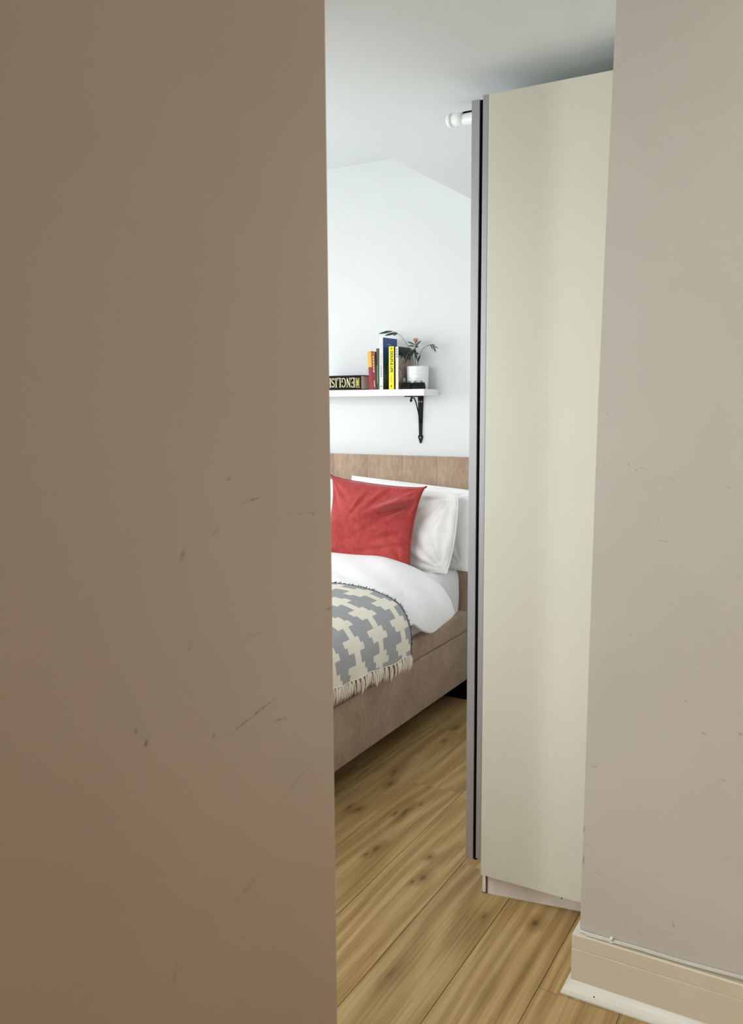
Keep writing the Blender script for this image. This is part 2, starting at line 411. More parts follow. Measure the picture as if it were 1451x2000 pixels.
# cable clipped along the top of the skirting
cab = empty('cable', (-.46, 2.02, .165))
tag(cab, 'thin white cable clipped along the top of the skirting on the corridor wall', 'cable')
pts = [(-.5585, 2.20, .1655), (-.5585, 2.05, .1655), (-.557, 2.032, .1655), (-.551, 2.0225, .1655), (-.535, 2.020, .166), (-.47, 2.0205, .167), (-.40, 2.0203, .169), (-.33, 2.0207, .168), (-.28, 2.0207, .169), (-.15, 2.0205, .174), (0.1, 2.0205, .171), (1.19, 2.0205, .1665)]
bm = bmesh.new(); tube(bm, pts, .0030, 8); obj('flex', bm, m_cable, cab, True)
bm = bmesh.new(); tube(bm, [(x, y - .0052, z - .0012) for x, y, z in pts[4:]], .0019, 8); obj('flex', bm, m_cable, cab, True)
for cx, cz in ((-.472, .167), (.35, .170)):
    bm = bx(cx - .0035, cx + .0035, 2.0125, 2.0245, cz - .0045, cz + .008, bev=.0012)
    cl = obj('clip', bm, m_white_plastic, cab)
    bm = bmesh.new(); lathe(bm, [(.0014, 0), (.0014, .0016)], 8); bmesh.ops.rotate(bm, verts=bm.verts, matrix=Matrix.Rotation(math.radians(90), 3, 'X'))
    bmesh.ops.translate(bm, verts=bm.verts, vec=(cx, 2.013, cz + .004)); obj('pin', bm, m_alu, cl)

# ------------------------------------------------------------------ wardrobe with two sliding doors
WX, WY, WT, WB = -.938, 2.301, 2.332, .067
ward = empty('wardrobe', (-.64, 3.0, 0))
tag(ward, 'tall cream wardrobe with aluminium-edged sliding doors behind the corridor corner', 'wardrobe')
obj('side_panel', bx(WX, -.325, WY, WY + .019, WB, WT, bev=.0012), m_panel, ward)
obj('side_panel', bx(WX, -.325, 3.782, 3.80, WB, WT, bev=.0012), m_panel, ward)
obj('top_panel', bx(WX, -.335, WY + .0195, 3.7815, WT - .02, WT - .001), m_panel, ward)
obj('bottom_panel', bx(WX, -.335, WY + .0195, 3.7815, WB, WB + .019), m_panel, ward)
obj('back_panel', bx(-.334, -.326, WY + .0195, 3.7815, WB, WT - .001), m_panel, ward)
obj('divider', bx(WX + .03, -.335, 3.03, 3.048, WB + .0195, WT - .0205), m_panel, ward)
for z in (.55, 1.0, 1.9):
    obj('shelf', bx(WX + .04, -.336, WY + .0195, 3.0295, z, z + .018), m_panel, ward)
bm = bmesh.new(); box(bm, -1.0, WX - .0005, WY + .03, 3.80, WT - .045, WT - .012); obj('top_track', bm, m_alu, ward)
def door(name, xa, xb, y, z0, z1, label):
    d = empty(name, ((xa + xb) / 2, y, z0)); d.parent = ward; d.matrix_parent_inverse = Matrix.Translation(ward.location).inverted()
    d['label'] = label
    xm = (xa + xb) / 2
    def dch(nm, bm_, m):
        o = obj(nm, bm_, m); o.parent = d; o.matrix_parent_inverse = Matrix.Translation(d.location).inverted(); return o
    dch('door_panel', bx(xa + .004, xb - .004, y + .012, y + .74, z0 + .006, z1 - .06), m_door)
    bm = bx(xa, xb, y, y + .03, z0, z1, bev=.0012); dch('edge_profile', bm, m_alu)
    dch('edge_profile', bx(xa, xb, y + .72, y + .75, z0, z1 - .07), m_alu)
    return d
door('outer_door', -.993, -.9685, 2.312, .104, 2.3275, 'outer sliding door with a satin aluminium edge')
door('inner_door', -.9570, -.9405, 2.306, .113, 2.3345, 'inner sliding door with a satin aluminium edge')
door('bounce_door', -.9570, -.9405, 3.055, .113, 2.3335, 'added sliding door over the far half of the wardrobe, bouncing light to the bed')  # unseen extra door, added to bounce light onto the bed side
obj('gap_shade_strip', bx(-.9680, -.9575, 2.316, 3.03, .102, 2.326), m_gap_black, ward)['label'] = 'black strip standing in for the shaded gap between the two sliding doors'  # shade in the door gap, put in as a black strip
# plinth: a board set askew at the side, a front board, chipped corner
bm = bmesh.new(); prism(bm, [(-.9235, 2.3215), (-.905, 2.3215), (-.60, 2.372), (-.34, 2.42), (-.34, 2.436), (-.9235, 2.336)], 2, .0008, WB - .0006)
pl = obj('plinth', bm, m_plinth, ward)
obj('plinth', bx(-.938, -.9275, 2.3165, 3.78, .004, WB - .006), m_plinth, ward)
bm = bx(-.9405, -.9262, 2.3175, 2.329, .0008, .0042); box(bm, -.9274, -.9236, 2.319, 2.331, .001, WB - .0005); box(bm, -.9378, -.9279, 2.318, 2.325, WB - .0058, WB - .0004)
obj('chipped_corner', bm, m_chip, ward)['label'] = 'chipped brown chipboard corner of the plinth'
bm = bmesh.new(); lathe(bm, [(.0022, 0), (.0022, .001)], 8); bmesh.ops.rotate(bm, verts=bm.verts, matrix=Matrix.Rotation(math.radians(90), 3, 'X'))
bmesh.ops.translate(bm, verts=bm.verts, vec=(-.70, 2.3548, .032)); obj('screw', bm, m_nail, ward)

# white tube lying on the wardrobe top
pole = empty('curtain_pole', (-.9, 2.51, WT))
tag(pole, 'white pole with rounded end cap lying on the wardrobe top under the ceiling', 'pole')
def ytube(bm, prof, y, z, n=28):
    rings = [[bm.verts.new((x, y + r * math.cos(2 * math.pi * i / n), z + r * math.sin(2 * math.pi * i / n))) for i in range(n)] for x, r in prof]
    for a, b in zip(rings, rings[1:]):
        for i in range(n): bm.faces.new((a[i], a[(i + 1) % n], b[(i + 1) % n], b[i]))
    bm.faces.new(rings[0][::-1]); bm.faces.new(rings[-1]); return bm
PZ = WT + .0200
obj('end_cap', ytube(bmesh.new(), [(-1.158, .006), (-1.157, .014), (-1.153, .018), (-1.148, .0197), (-1.1415, .0197), (-1.141, .0185)], 2.51, PZ), m_white_plastic, pole, True)
obj('sleeve', ytube(bmesh.new(), [(-1.1409, .0182), (-1.106, .0182), (-1.1055, .0175)], 2.51, PZ), m_white_plastic, pole, True)
obj('pole', ytube(bmesh.new(), [(-1.1054, .0160), (-.45, .0160), (-.449, .015)], 2.51, PZ - .003), m_white_plastic, pole, True)
obj('slot', bx(-1.104, -.99, 2.505, 2.513, PZ + .0115, PZ + .0175), m_gap_black, pole)['label'] = 'dark slot along the top of the pole'

# ------------------------------------------------------------------ bed
BX0, BX1, BY0 = -3.30, -1.655, 1.72
bed = empty('bed', (-2.48, 2.8, 0))
tag(bed, 'upholstered taupe velour bed with panelled headboard against the white wall', 'bed')
HB = 3.86
obj('headboard_frame', bx(BX0, BX1 - .002, HB + .022, BACK - .004, .12, 1.228, bev=.008), m_bed, bed)
edges = [BX0, -3.05, -2.845, -2.64, -2.435, -2.2285, -2.0225, -1.829, BX1]
for a, b in zip(edges, edges[1:]):
    bm = bmesh.new(); box(bm, a + .0001, b - .0002, HB, HB + .0215, .125, 1.2335, bev=.0022, seg=2)
    obj('headboard_panel', bm, m_bed, bed, True)
for nm, xs in (('side_rail', (BX1 - .055, BX1)), ('side_rail', (BX0, BX0 + .055))):
    obj(nm, bx(*xs, BY0, HB - .002, .118, .367, bev=.008, seg=3), m_bed, bed, True)
    seams = [BY0, 2.757, HB - .002]
    for a, b in zip(seams, seams[1:]):
        obj('rail_top', bx(xs[0], xs[1] + (.003 if xs[1] == BX1 else 0), a + .001, b - .001, .3685, .474, bev=.018, seg=4), m_bed, bed, True)
obj('foot_rail', bx(BX0 + .056, BX1 - .056, BY0, BY0 + .055, .118, .474, bev=.01, seg=3), m_bed, bed, True)
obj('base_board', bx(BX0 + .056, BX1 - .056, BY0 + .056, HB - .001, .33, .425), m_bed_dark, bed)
obj('under_bed_block', bx(BX0 + .08, BX1 - .42, BY0 + .15, HB - .002, .0006, .199), m_bed_dark, bed)  # added block that keeps the space under the bed dark
obj('headboard_shade_board', bx(BX0 + .02, BX1 - .004, HB + .03, BACK - .004, .0006, .1195), m_bed_dark, bed)  # black board painted as the shade below the headboard
# added unseen sheet so that no daylight leaks through the base
obj('light_stop', bx(BX0 + .056, BX1 - .056, BY0 + .056, HB - .001, .20, .21), m_bed_dark, bed)

def fbm(x, y, z, s, o=3):
    return noise.fractal(Vector((x * s, y * s, z * s)), 1.0, 2.0, o, noise_basis='PERLIN_ORIGINAL')

def grid_obj(name, P, m, parent=None, uvs=None):
    nI, nJ = len(P), len(P[0])
    vs = [p for row in P for p in row]
    fs = [(i * nJ + j, i * nJ + j + 1, (i + 1) * nJ + j + 1, (i + 1) * nJ + j) for i in range(nI - 1) for j in range(nJ - 1)]
    me = bpy.data.meshes.new(name); me.from_pydata(vs, [], fs)
    if uvs:
        ul = me.uv_layers.new(name='UVMap'); flat = [q for row in uvs for q in row]
        for lp in me.loops: ul.data[lp.index].uv = flat[lp.vertex_index]
    return link(name, me, m, parent, True)

# mattress in its fitted sheet
MX0, MX1, MY0, MY1, MZ0, MZ1 = -3.235, -1.690, 1.79, 3.856, .426, .70
bm = bmesh.new(); box(bm, MX0, MX1, MY0, MY1, MZ0, MZ1)
bmesh.ops.subdivide_edges(bm, edges=bm.edges, cuts=30, use_grid_fill=True)
c = Vector(((MX0 + MX1) / 2, (MY0 + MY1) / 2, (MZ0 + MZ1) / 2)); hx, hy, hz = (MX1 - MX0) / 2, (MY1 - MY0) / 2, (MZ1 - MZ0) / 2
R_ = .05
for v_ in bm.verts:
    d = v_.co - c
    q = Vector((max(-hx + R_, min(hx - R_, d.x)), max(-hy + R_, min(hy - R_, d.y)), max(-hz + R_, min(hz - R_, d.z))))
    n_ = d - q
    if n_.length > 1e-6: d = q + n_.normalized() * R_
    bulge = .012 * (1 - (d.z / hz) ** 2)
    if abs(d.x) > hx - R_ and d.x > 0: d.x += bulge * (d.x - hx + R_) / R_
    d.z += .004 * fbm(d.x, d.y, 0, 3) * (1 if d.z > 0 else 0)
    v_.co = c + d
matt = obj('mattress', bm, m_white_cotton, None, True)
tag(matt, 'thick mattress in a white fitted sheet on the taupe bed', 'mattress')

# duvet and throw share the cross-section over the side of the bed
def section(a, b, xc, zc, hem, n_top, n_arc, n_drop, xl, top):
    """list of (x, z) from the middle of the bed over the right side down to the hem"""
    out = []
    for i in range(n_top): out.append((xl + (xc - xl) * i / n_top, top))
    t_end = math.pi / 2 if hem <= zc else math.acos(((hem - zc) / b) ** (2.3 / 2))
    for i in range(n_arc + 1):
        t = t_end * i / n_arc
        out.append((xc + a * math.sin(t) ** (2 / 2.3), zc + b * max(0, math.cos(t)) ** (2 / 2.3)))
    xe, ze = out[-1]
    for i in range(1, n_drop + 1): out.append((xe - .006 * (i / n_drop if hem > zc else 0), ze + ((hem - ze) if hem < zc else -.008) * i / n_drop))
    return out
def lerp_table(tab, x):
    if x <= tab[0][0]: return tab[0][1]
    for (a, fa), (b, fb) in zip(tab, tab[1:]):
        if x <= b: return fa + (fb - fa) * (x - a) / (b - a)
    return tab[-1][1]
DY1 = 3.495
duv_top = [(1.8, .745), (3.05, .746), (3.25, .762), (3.495, .798)]
duv_a = [(1.8, .385), (3.05, .385), (3.25, .392), (3.40, .418), (3.5, .445)]
duv_hem = [(1.8, .55), (3.10, .57), (3.20, .565), (3.26, .52), (3.32, .496), (3.40, .510), (3.5, .55)]
def wrinkle(x, y, z, s):
    f = fbm(x, y, z, 2.2, 2) * .010
    # soft folds fanning from the corner of the duvet
    g = math.sin((x * .75 + y * 1.0 + z * .6) * 34 + 5 * fbm(x, y, z, 1.5, 2))
    return f + s * .0060 * g * (0.4 + 0.6 * abs(fbm(x + 4, y, z, 2, 1)))
P = []
ys = [1.80 + (DY1 - 1.80) * (1 - (1 - i / 74) ** 1.5) for i in range(75)]
for y in ys:
    e = max(0, (y - (DY1 - .12)) / .12)
    drop = .028 * e ** 3
    sec = section(lerp_table(duv_a, y), lerp_table(duv_top, y) - .5 - drop, -2.0, .50, lerp_table(duv_hem, y), 14, 34, 10, -3.1, lerp_table(duv_top, y) - drop)
    row = []
    for j, (x, z) in enumerate(sec):
        ny = fbm(x, y, z, 3, 2) * .006
        wv = wrinkle(x, y, z, 1.0 if y > 3.0 else .3)
        if j <= 14: row.append((x, y + ny, z + wv))
        else:
            t = min(1, (j - 14) / 34); row.append((x + wv * t, y + ny, z + wv * (1 - t)))
    P.append(row)
duv = grid_obj('duvet', P, m_white_cotton)
so = duv.modifiers.new('Solidify', 'SOLIDIFY'); so.thickness = .042; so.offset = -1
ss = duv.modifiers.new('Subdivision', 'SUBSURF'); ss.levels = 1; ss.render_levels = 1
tag(duv, 'puffy white duvet spread over the bed with its hem hanging over the side', 'duvet')

thr_root = empty('throw_blanket', (-2.2, 2.6, .78))
tag(thr_root, 'grey and ecru block-patterned woven throw with tassels laid across the duvet', 'throw')
TY0, TY1 = 2.06, 3.128
def thr_sec(y):
    hem = .440 + (TY1 - y) * .066 + .006 * math.sin(y * 21)
    a = .399
    return section(a, .260, -2.0, .50, hem, 20, 44, 18, -2.75, .760)
P, UV = [], []; hemline = []; edgeline = []
NY = 90
for i in range(NY + 1):
    y = TY0 + (TY1 - TY0) * i / NY
    sec = thr_sec(y); s_ = 0; row, ur = [], []
    for j, (x, z) in enumerate(sec):
        if j: s_ += math.hypot(x - sec[j - 1][0], z - sec[j - 1][1])
        down = max(0, (j - 50) / (len(sec) - 50))
        wv = .005 * fbm(x, y, z, 2.5, 2)
        wav = down * (.007 * math.sin(y * 23 + 1.0) + .004 * math.sin(y * 47))
        t = max(0, min(1, (j - 20) / 44))
        xs_ = x + (wv + .002) * t + wav
        skew = -.75 * max(0, -1.66 - x)
        row.append((xs_, y + skew + .004 * fbm(x, y, z, 4, 1), z + wv * (1 - t) + .002)); ur.append((y, s_))
    P.append(row); UV.append(ur); hemline.append(Vector(row[-1]))
edgeline = [Vector(q) for q in P[-1]]
UVV0 = .059
UV = [[(u_ - TY1 - .015, v_ + UVV0) for u_, v_ in r] for r in UV]
cl = grid_obj('cloth', P, m_throw, thr_root, UV)
so = cl.modifiers.new('Solidify', 'SOLIDIFY'); so.thickness = .004; so.offset = 0
bm = bmesh.new(); tube(bm, [p_ + Vector((.001, 0, 0)) for p_ in hemline], .0026, 6); obj('hem_cord', bm, m_tassel, thr_root, True)
# tassels: shared meshes of a few yarns each
tas = []
for kx in range(5):
    rr = random.Random(kx); bm = bmesh.new()
    for s_ in range(5):
        o_ = (s_ - 2) * .0036; L = rr.uniform(.046, .062); sw = rr.uniform(-.006, .006); bk = rr.uniform(-.002, .004)
        tube(bm, [(0.001, o_ * .6, 0), (.004 + bk, o_ + sw * .3, -L * .35), (.004 + bk, o_ + sw * .8 + .002 * math.sin(s_), -L * .7), (.003, o_ + sw, -L)], [.0020, .0026, .0026, .0010], 5)
    tas.append(mesh_of('tassel', bm)); tas[-1].materials.append(m_tassel)
acc = 0; nxt = .006; ti = 0
for a, b in zip(hemline[::-1], hemline[-2::-1]):
    L = (b - a).length
    while acc + L > nxt:
        q_ = a.lerp(b, (nxt - acc) / L)
        o = link('tassel', tas[ti % 5], None, None); o.location = q_; o.rotation_euler = (random.uniform(-.06, .06), random.uniform(-.03, .02), random.uniform(-.2, .2))
        o.scale = (1, 1, random.uniform(.88, 1.14))
        o.parent = thr_root; o.matrix_parent_inverse = Matrix.Translation(thr_root.location).inverted()
        ti += 1; nxt += random.uniform(.021, .027)
    acc += L
# dark clipped selvage along the far edge
bm = bmesh.new(); tube(bm, [p_ + Vector((0, .001, 0)) for p_ in edgeline], .0036, 6)
for a, b in zip(edgeline, edgeline[1:]):
    n_ = max(1, int((b - a).length / .0028))
    for i in range(n_):
        q_ = a.lerp(b, (i + random.random()) / n_)
        d_ = Vector((random.uniform(-.004, .006), random.uniform(.005, .014), random.uniform(-.003, .008)))
        tube(bm, [q_, q_ + d_ * .6, q_ + d_ + Vector((random.uniform(-.003, .003), 0, 0))], [.0018, .0015, .0009], 4)
obj('selvage_fringe', bm, m_selvage, thr_root)['label'] = 'dark clipped fringe along the edge of the throw'

# ------------------------------------------------------------------ pillows and cushion
def pillow_mesh(name, w_, h_, t_, seed, pinch=.06, wr=.006, N=56, power=.42, sag=0.0, folds=(), pp=1.0):
    """two grids meeting along the seam; corners stand out, edges draw in, wrinkles run from the corners"""
    bm = bmesh.new(); sides = []
    def outline(u, v):
        x = w_ / 2 * u * (1 - pinch * max(0, 1 - v * v) ** pp); y = h_ / 2 * v * (1 - pinch * .6 * max(0, 1 - u * u) ** pp)
        return x, y
    for sgn in (1, -1):
        g = []
        for i in range(N + 1):
            r = []
            for j in range(N + 1):
                u = math.sin((i / N - .5) * math.pi) * .5 + (i / N - .5); v = math.sin((j / N - .5) * math.pi) * .5 + (j / N - .5)
                u = max(-1, min(1, u)); v = max(-1, min(1, v))
                x, y = outline(u, v)
                body = max(0, (1 - u * u) * (1 - v * v))
                th = t_ / 2 * body ** power * (1 + sag * (-v) * .5)
                edge = min(1, body * 6)
                n1 = fbm(x + seed, y + seed * 2, sgn, 5, 3) * wr * 1.6
                ang = math.atan2(abs(y) - h_ * .46, abs(x) - w_ * .46)
                rad = math.hypot(abs(y) - h_ * .46, abs(x) - w_ * .46)
                n2 = math.sin(ang * 13 + 4 * fbm(x, y, seed, 3, 1)) * wr * .8 * math.exp(-(rad / .14) ** 2)
                z = th + (n1 + n2) * edge
                if sgn > 0:
                    for (fx, fy, fa, fl, fw_, fd) in folds:
                        dx, dy = x - fx, y - fy; ca, sa = math.cos(fa), math.sin(fa)
                        a_, b_ = dx * ca + dy * sa, -dx * sa + dy * ca
                        z += fd * math.exp(-(a_ / fl) ** 2) * (math.exp(-((b_ - fw_) / fw_) ** 2) - 1.2 * math.exp(-((b_ + fw_ * .4) / fw_) ** 2)) * edge
                r.append((x, y, sgn * max(z, 0 if body > 0 else 0)))
            g.append(r)
        sides.append(g)
    V = {}
    def vert(s_, i, j):
        rim = i in (0, N) or j in (0, N)
        key = (0 if rim else s_, i, j)
        if key not in V: V[key] = bm.verts.new(sides[s_][i][j])
        return V[key]
    for s_ in (0, 1):
        for i in range(N):
            for j in range(N):
                bm.faces.new([vert(s_, i, j), vert(s_, i + 1, j), vert(s_, i + 1, j + 1), vert(s_, i, j + 1)])
    rim = [(sides[0][i][0]) for i in range(N + 1)] + [sides[0][N][j] for j in range(1, N + 1)] + [sides[0][i][N] for i in range(N - 1, -1, -1)] + [sides[0][0][j] for j in range(N - 1, 0, -1)]
    return mesh_of(name, bm), rim

def lean(c, tilt, turn=0, roll_=0):
    """local x along the bed width, local y up, local z to the room; tilted back by tilt degrees"""
    t = math.radians(tilt)
    M = Matrix(((1, 0, 0), (0, math.sin(t), -math.cos(t)), (0, math.cos(t), math.sin(t)))).to_4x4()
    return Matrix.Translation(c) @ Matrix.Rotation(math.radians(turn), 4, 'Z') @ M @ Matrix.Rotation(math.radians(roll_), 4, 'Z')

def pillow(name, c, size, tilt, label, m, seam_m, seed, turn=0, roll_=0, cat='pillow', group=None, seam_r=.0035, **k):
    me, rim = pillow_mesh(name, *size, seed, **k)
    o = link(name, me, m, None, True); o.matrix_world = lean(Vector(c), tilt, turn, roll_)
    tag(o, label, cat, group)
    bm = bmesh.new(); tube(bm, rim + [rim[0]], seam_r, 6, cap=False)
    s_ = obj('seam', bm, seam_m, None, True); s_.parent = o
    return o
pillow('pillow', (-1.945, 3.778, .908), (.70, .385, .09), 5, 'white pillow against the headboard, hidden behind the off-white one', m_white_cotton, m_white_cotton, 3, roll_=-4, pinch=.0)
pillow('pillow', (-2.74, 3.765, .905), (.74, .42, .10), 6, 'white pillow against the headboard at the left, behind the red cushion', m_white_cotton, m_white_cotton, 9, roll_=-2, pinch=.03)
pillow('pillow', (-1.992, 3.662, .900), (.68, .37, .13), 12, 'plump off-white pillow leaning beside the red cushion near the wardrobe', m_cream_cotton, m_cream_cotton, 5, roll_=-3, pinch=-.045, wr=.019)
cushion_folds = [(.13, .095, math.radians(24), .11, .018, .034), (.03, .12, math.radians(48), .08, .012, .007), (-.05, .10, math.radians(55), .07, .010, .006),
                 (.10, -.09, math.radians(14), .10, .012, .007), (.12, -.03, math.radians(20), .08, .012, .006), (.06, .03, math.radians(35), .10, .014, .006)]
pillow('cushion', (-2.026, 3.535, .915), (.535, .44, .12), 11, 'square red velvet cushion propped in front of the white pillows', m_velvet, m_velvet_seam, 2, roll_=-4, pinch=.16, pp=.5, wr=.007, folds=cushion_folds, cat='cushion', seam_r=.0045, N=90)

# ------------------------------------------------------------------ shelf, bracket
SHZ, SHX, SHF = 1.565, -1.861, 3.78
m_shelf = plain('white_shelf', S(246, 246, 244), 0.4, var=0.01)
sh = obj('wall_shelf', bx(-3.15, SHX, SHF, BACK - .0005, SHZ - .032, SHZ, bev=.001), m_shelf)
tag(sh, 'white floating shelf board on the wall above the bed', 'shelf')
m_iron = plain('black_iron', S(9, 9, 10), 0.5, var=0.1, spec=0.2)
m_screw = plain('steel_screw', S(190, 190, 188), 0.35, metal=0.8)
bk = empty('shelf_bracket', (-1.962, BACK, 1.40)); tag(bk, 'black wrought iron bracket with scroll and spear tip under the shelf', 'bracket')
BXc = -1.962
bm = bmesh.new()
prism(bm, [(BXc - .0145, 1.5325), (BXc + .0145, 1.5325), (BXc + .0135, 1.48), (BXc + .0085, 1.345), (BXc + .0085, 1.335), (BXc + .0130, 1.330), (BXc + .0130, 1.322), (BXc + .003, 1.293), (BXc - .003, 1.293), (BXc - .0130, 1.322), (BXc - .0130, 1.330), (BXc - .0085, 1.335), (BXc - .0085, 1.345), (BXc - .0135, 1.48)], 1, BACK - .006, BACK - .0005)
obj('wall_plate', bm, m_iron, bk)
obj('arm', bx(BXc - .012, BXc + .012, SHF + .008, BACK - .0065, 1.5275, 1.5325, bev=.001), m_iron, bk)
pts = []
for i in range(13):   # scroll at the front end
    t = i / 12; a = math.radians(-250 + 340 * t); r = .004 + .007 * t
    pts.append((BXc, 3.838 + r * math.cos(a) * 1.0, 1.512 + r * math.sin(a)))
pts += [(BXc, 3.858, 1.5235), (BXc, 3.872, 1.5215), (BXc, 3.885, 1.512), (BXc, 3.90, 1.490), (BXc, 3.918, 1.455), (BXc, 3.934, 1.420), (BXc, 3.942, 1.395)]
bm = bmesh.new(); tube(bm, pts, .0032, 8); obj('scroll_brace', bm, m_iron, bk, True)
for sx_, sz in ((-.0065, 1.504), (.0075, 1.504), (0, 1.322)):
    bm = bmesh.new(); lathe(bm, [(.0035, 0), (.0035, .0012), (.0015, .0022)], 12); bmesh.ops.rotate(bm, verts=bm.verts, matrix=Matrix.Rotation(math.radians(90), 3, 'X'))
    bmesh.ops.translate(bm, verts=bm.verts, vec=(BXc + sx_, BACK - .0061, sz)); obj('screw', bm, m_screw, bk)

# ------------------------------------------------------------------ books
m_pages = plain('book_pages', S(222, 214, 200), 0.8, var=0.06, scale=80)
m_pages_old = plain('old_book_pages', S(243, 233, 223), 0.85, var=0.06, scale=80)
colour_cache = {}
def cm(rgb, rough=0.45):
    if rgb not in colour_cache: colour_cache[rgb] = plain('print_%d_%d_%d' % rgb, S(*rgb), rough, var=0.03)
    return colour_cache[rgb]
GAP_Z = .0006
def book(xl, xr, h_, depth, label, spine, front=None, y=None, tiltdeg=0, hard=False, group=None, pages=None):
    """upright book, spine to the room; local frame at its foot: x right, y into the shelf, z up"""
    th = xr - xl; y = SHF + .003 if y is None else y
    r = empty('book', ((xl + xr) / 2, y, SHZ + GAP_Z)); r.rotation_euler = (0, math.radians(tiltdeg), 0)
    tag(r, label, 'book', group)
    cv = .0022 if hard else .0012; hh = .003 if hard else 0
    def ch(nm, bm_, m):
        o = obj(nm, bm_, m); o.parent = r; return o
    ch('page_block', bx(-th / 2 + cv, th / 2 - cv, cv * 1.2, depth - hh - .001, hh, h_ - hh - .0008), pages or m_pages)
    ch('spine', bx(-th / 2, th / 2, 0, cv, 0, h_, bev=.0006, seg=1), spine)
    ch('cover', bx(th / 2 - cv * .95, th / 2, cv, depth, 0, h_), front or spine)
    ch('cover', bx(-th / 2, -th / 2 + cv * .95, cv, depth, 0, h_), spine)
    r['th'] = th
    return r, ch
def text_mesh(s, size, bold=0.0):
    cu = bpy.data.curves.new('t', 'FONT'); cu.body = s; cu.size = size; cu.extrude = .0002; cu.offset = bold
    cu.align_x = 'CENTER'; cu.align_y = 'CENTER'
    o = bpy.data.objects.new('t', cu); C.objects.link(o)
    dg = bpy.context.evaluated_depsgraph_get(); dg.update()
    me = bpy.data.meshes.new_from_object(o.evaluated_get(dg)); me.name = 'lettering'
    me.materials.clear()
    bpy.data.objects.remove(o); bpy.data.curves.remove(cu)
    return me
def lettering(s, size, m, parent, mat, bold=0.0, sx=1.0, nm='lettering'):
    me = text_mesh(s, size, bold); me.materials.append(m)
    o = bpy.data.objects.new(nm, me); C.objects.link(o); o.parent = parent
    o.matrix_local = mat @ Matrix.Diagonal((sx, 1, 1, 1))
    return o
SPINE = Matrix(((1, 0, 0, 0), (0, 0, 1, 0), (0, 1, 0, 0), (0, 0, 0, 1)))    # placeholder, replaced below
def on_spine(z, down=True, x=0, y=-.0003):
    # text plane x_t -> -z (reading downwards), y_t -> +x, facing the room (-y)
    return Matrix(((0, 1, 0, x), (0, 0, -1, y), (-1, 0, 0, z), (0, 0, 0, 1)))
def strip(ch, x0_, x1_, z0, z1, m, nm='print_block', y=-.0004):
    return ch(nm, bx(x0_, x1_, y, .0002, z0, z1), m)

# thick dictionary lying flat, upside down, spine to the room
dx0, dx1, dy0, dz = -2.475, -2.2155, SHF + .002, SHZ + GAP_Z
dic = empty('book', ((dx0 + dx1) / 2, dy0, dz)); tag(dic, 'thick black dictionary lying flat on the shelf with gilt capitals on its spine', 'book')
DT = .073
m_black_cloth = plain('black_book_cloth', S(10, 9, 8), 0.6, var=0.1, spec=0.15)
m_gilt = plain('gilt', S(232, 222, 176), 0.4, var=0.05); m_gilt2 = plain('gilt_crest', S(190, 176, 84), 0.45, var=0.35, scale=260)
def dch(nm, bm_, m, par=None):
    return obj(nm, bm_, m, par or dic)
bm = bmesh.new(); box(bm, dx0, dx1, dy0 + .0042, dy0 + .165, dz, dz + .0035); dch('cover', bm, m_black_cloth)
bm = bmesh.new(); box(bm, dx0, dx1, dy0 + .0042, dy0 + .165, dz + DT - .0035, dz + DT); dch('cover', bm, m_black_cloth)
bm = bx(dx0, dx1, dy0, dy0 + .004, dz, dz + DT, bev=.0015); dch('spine', bm, m_black_cloth)
bm = bx(dx0 + .004, dx1 - .003, dy0 + .0045, dy0 + .162, dz + .0037, dz + DT - .0037); dch('page_block', bm, m_pages_old)
# serif capitals built as strokes; local letter box x 0..w, z 0..1
def bar(bm, x0_, z0, x1_, z1, wd):
    a = Vector((x0_, 0, z0)); b = Vector((x1_, 0, z1)); d = (b - a).normalized(); n_ = Vector((-d.z, 0, d.x)) * wd / 2
    q_ = [a - n_, b - n_, b + n_, a + n_]
    f_ = [bm.verts.new(p_) for p_ in q_]; g_ = [bm.verts.new(p_ + Vector((0, .02, 0))) for p_ in q_]
    bm.faces.new(f_); bm.faces.new(g_[::-1])
    for i in range(4): bm.faces.new((f_[i], g_[i], g_[(i + 1) % 4], f_[(i + 1) % 4]))
def arc(bm, cx, cz, rx, rz, a0, a1, w0, w1, n=9):
    for i in range(n):
        ta, tb = math.radians(a0 + (a1 - a0) * i / n), math.radians(a0 + (a1 - a0) * (i + 1.12) / n)
        m_ = (ta + tb) / 2; wd = w1 + (w0 - w1) * abs(math.cos(m_))
        bar(bm, cx + rx * math.cos(ta), cz + rz * math.sin(ta), cx + rx * math.cos(tb), cz + rz * math.sin(tb), wd)
def serif(bm, x, z, w_=.2): bar(bm, x - w_ / 2, z, x + w_ / 2, z, .05)
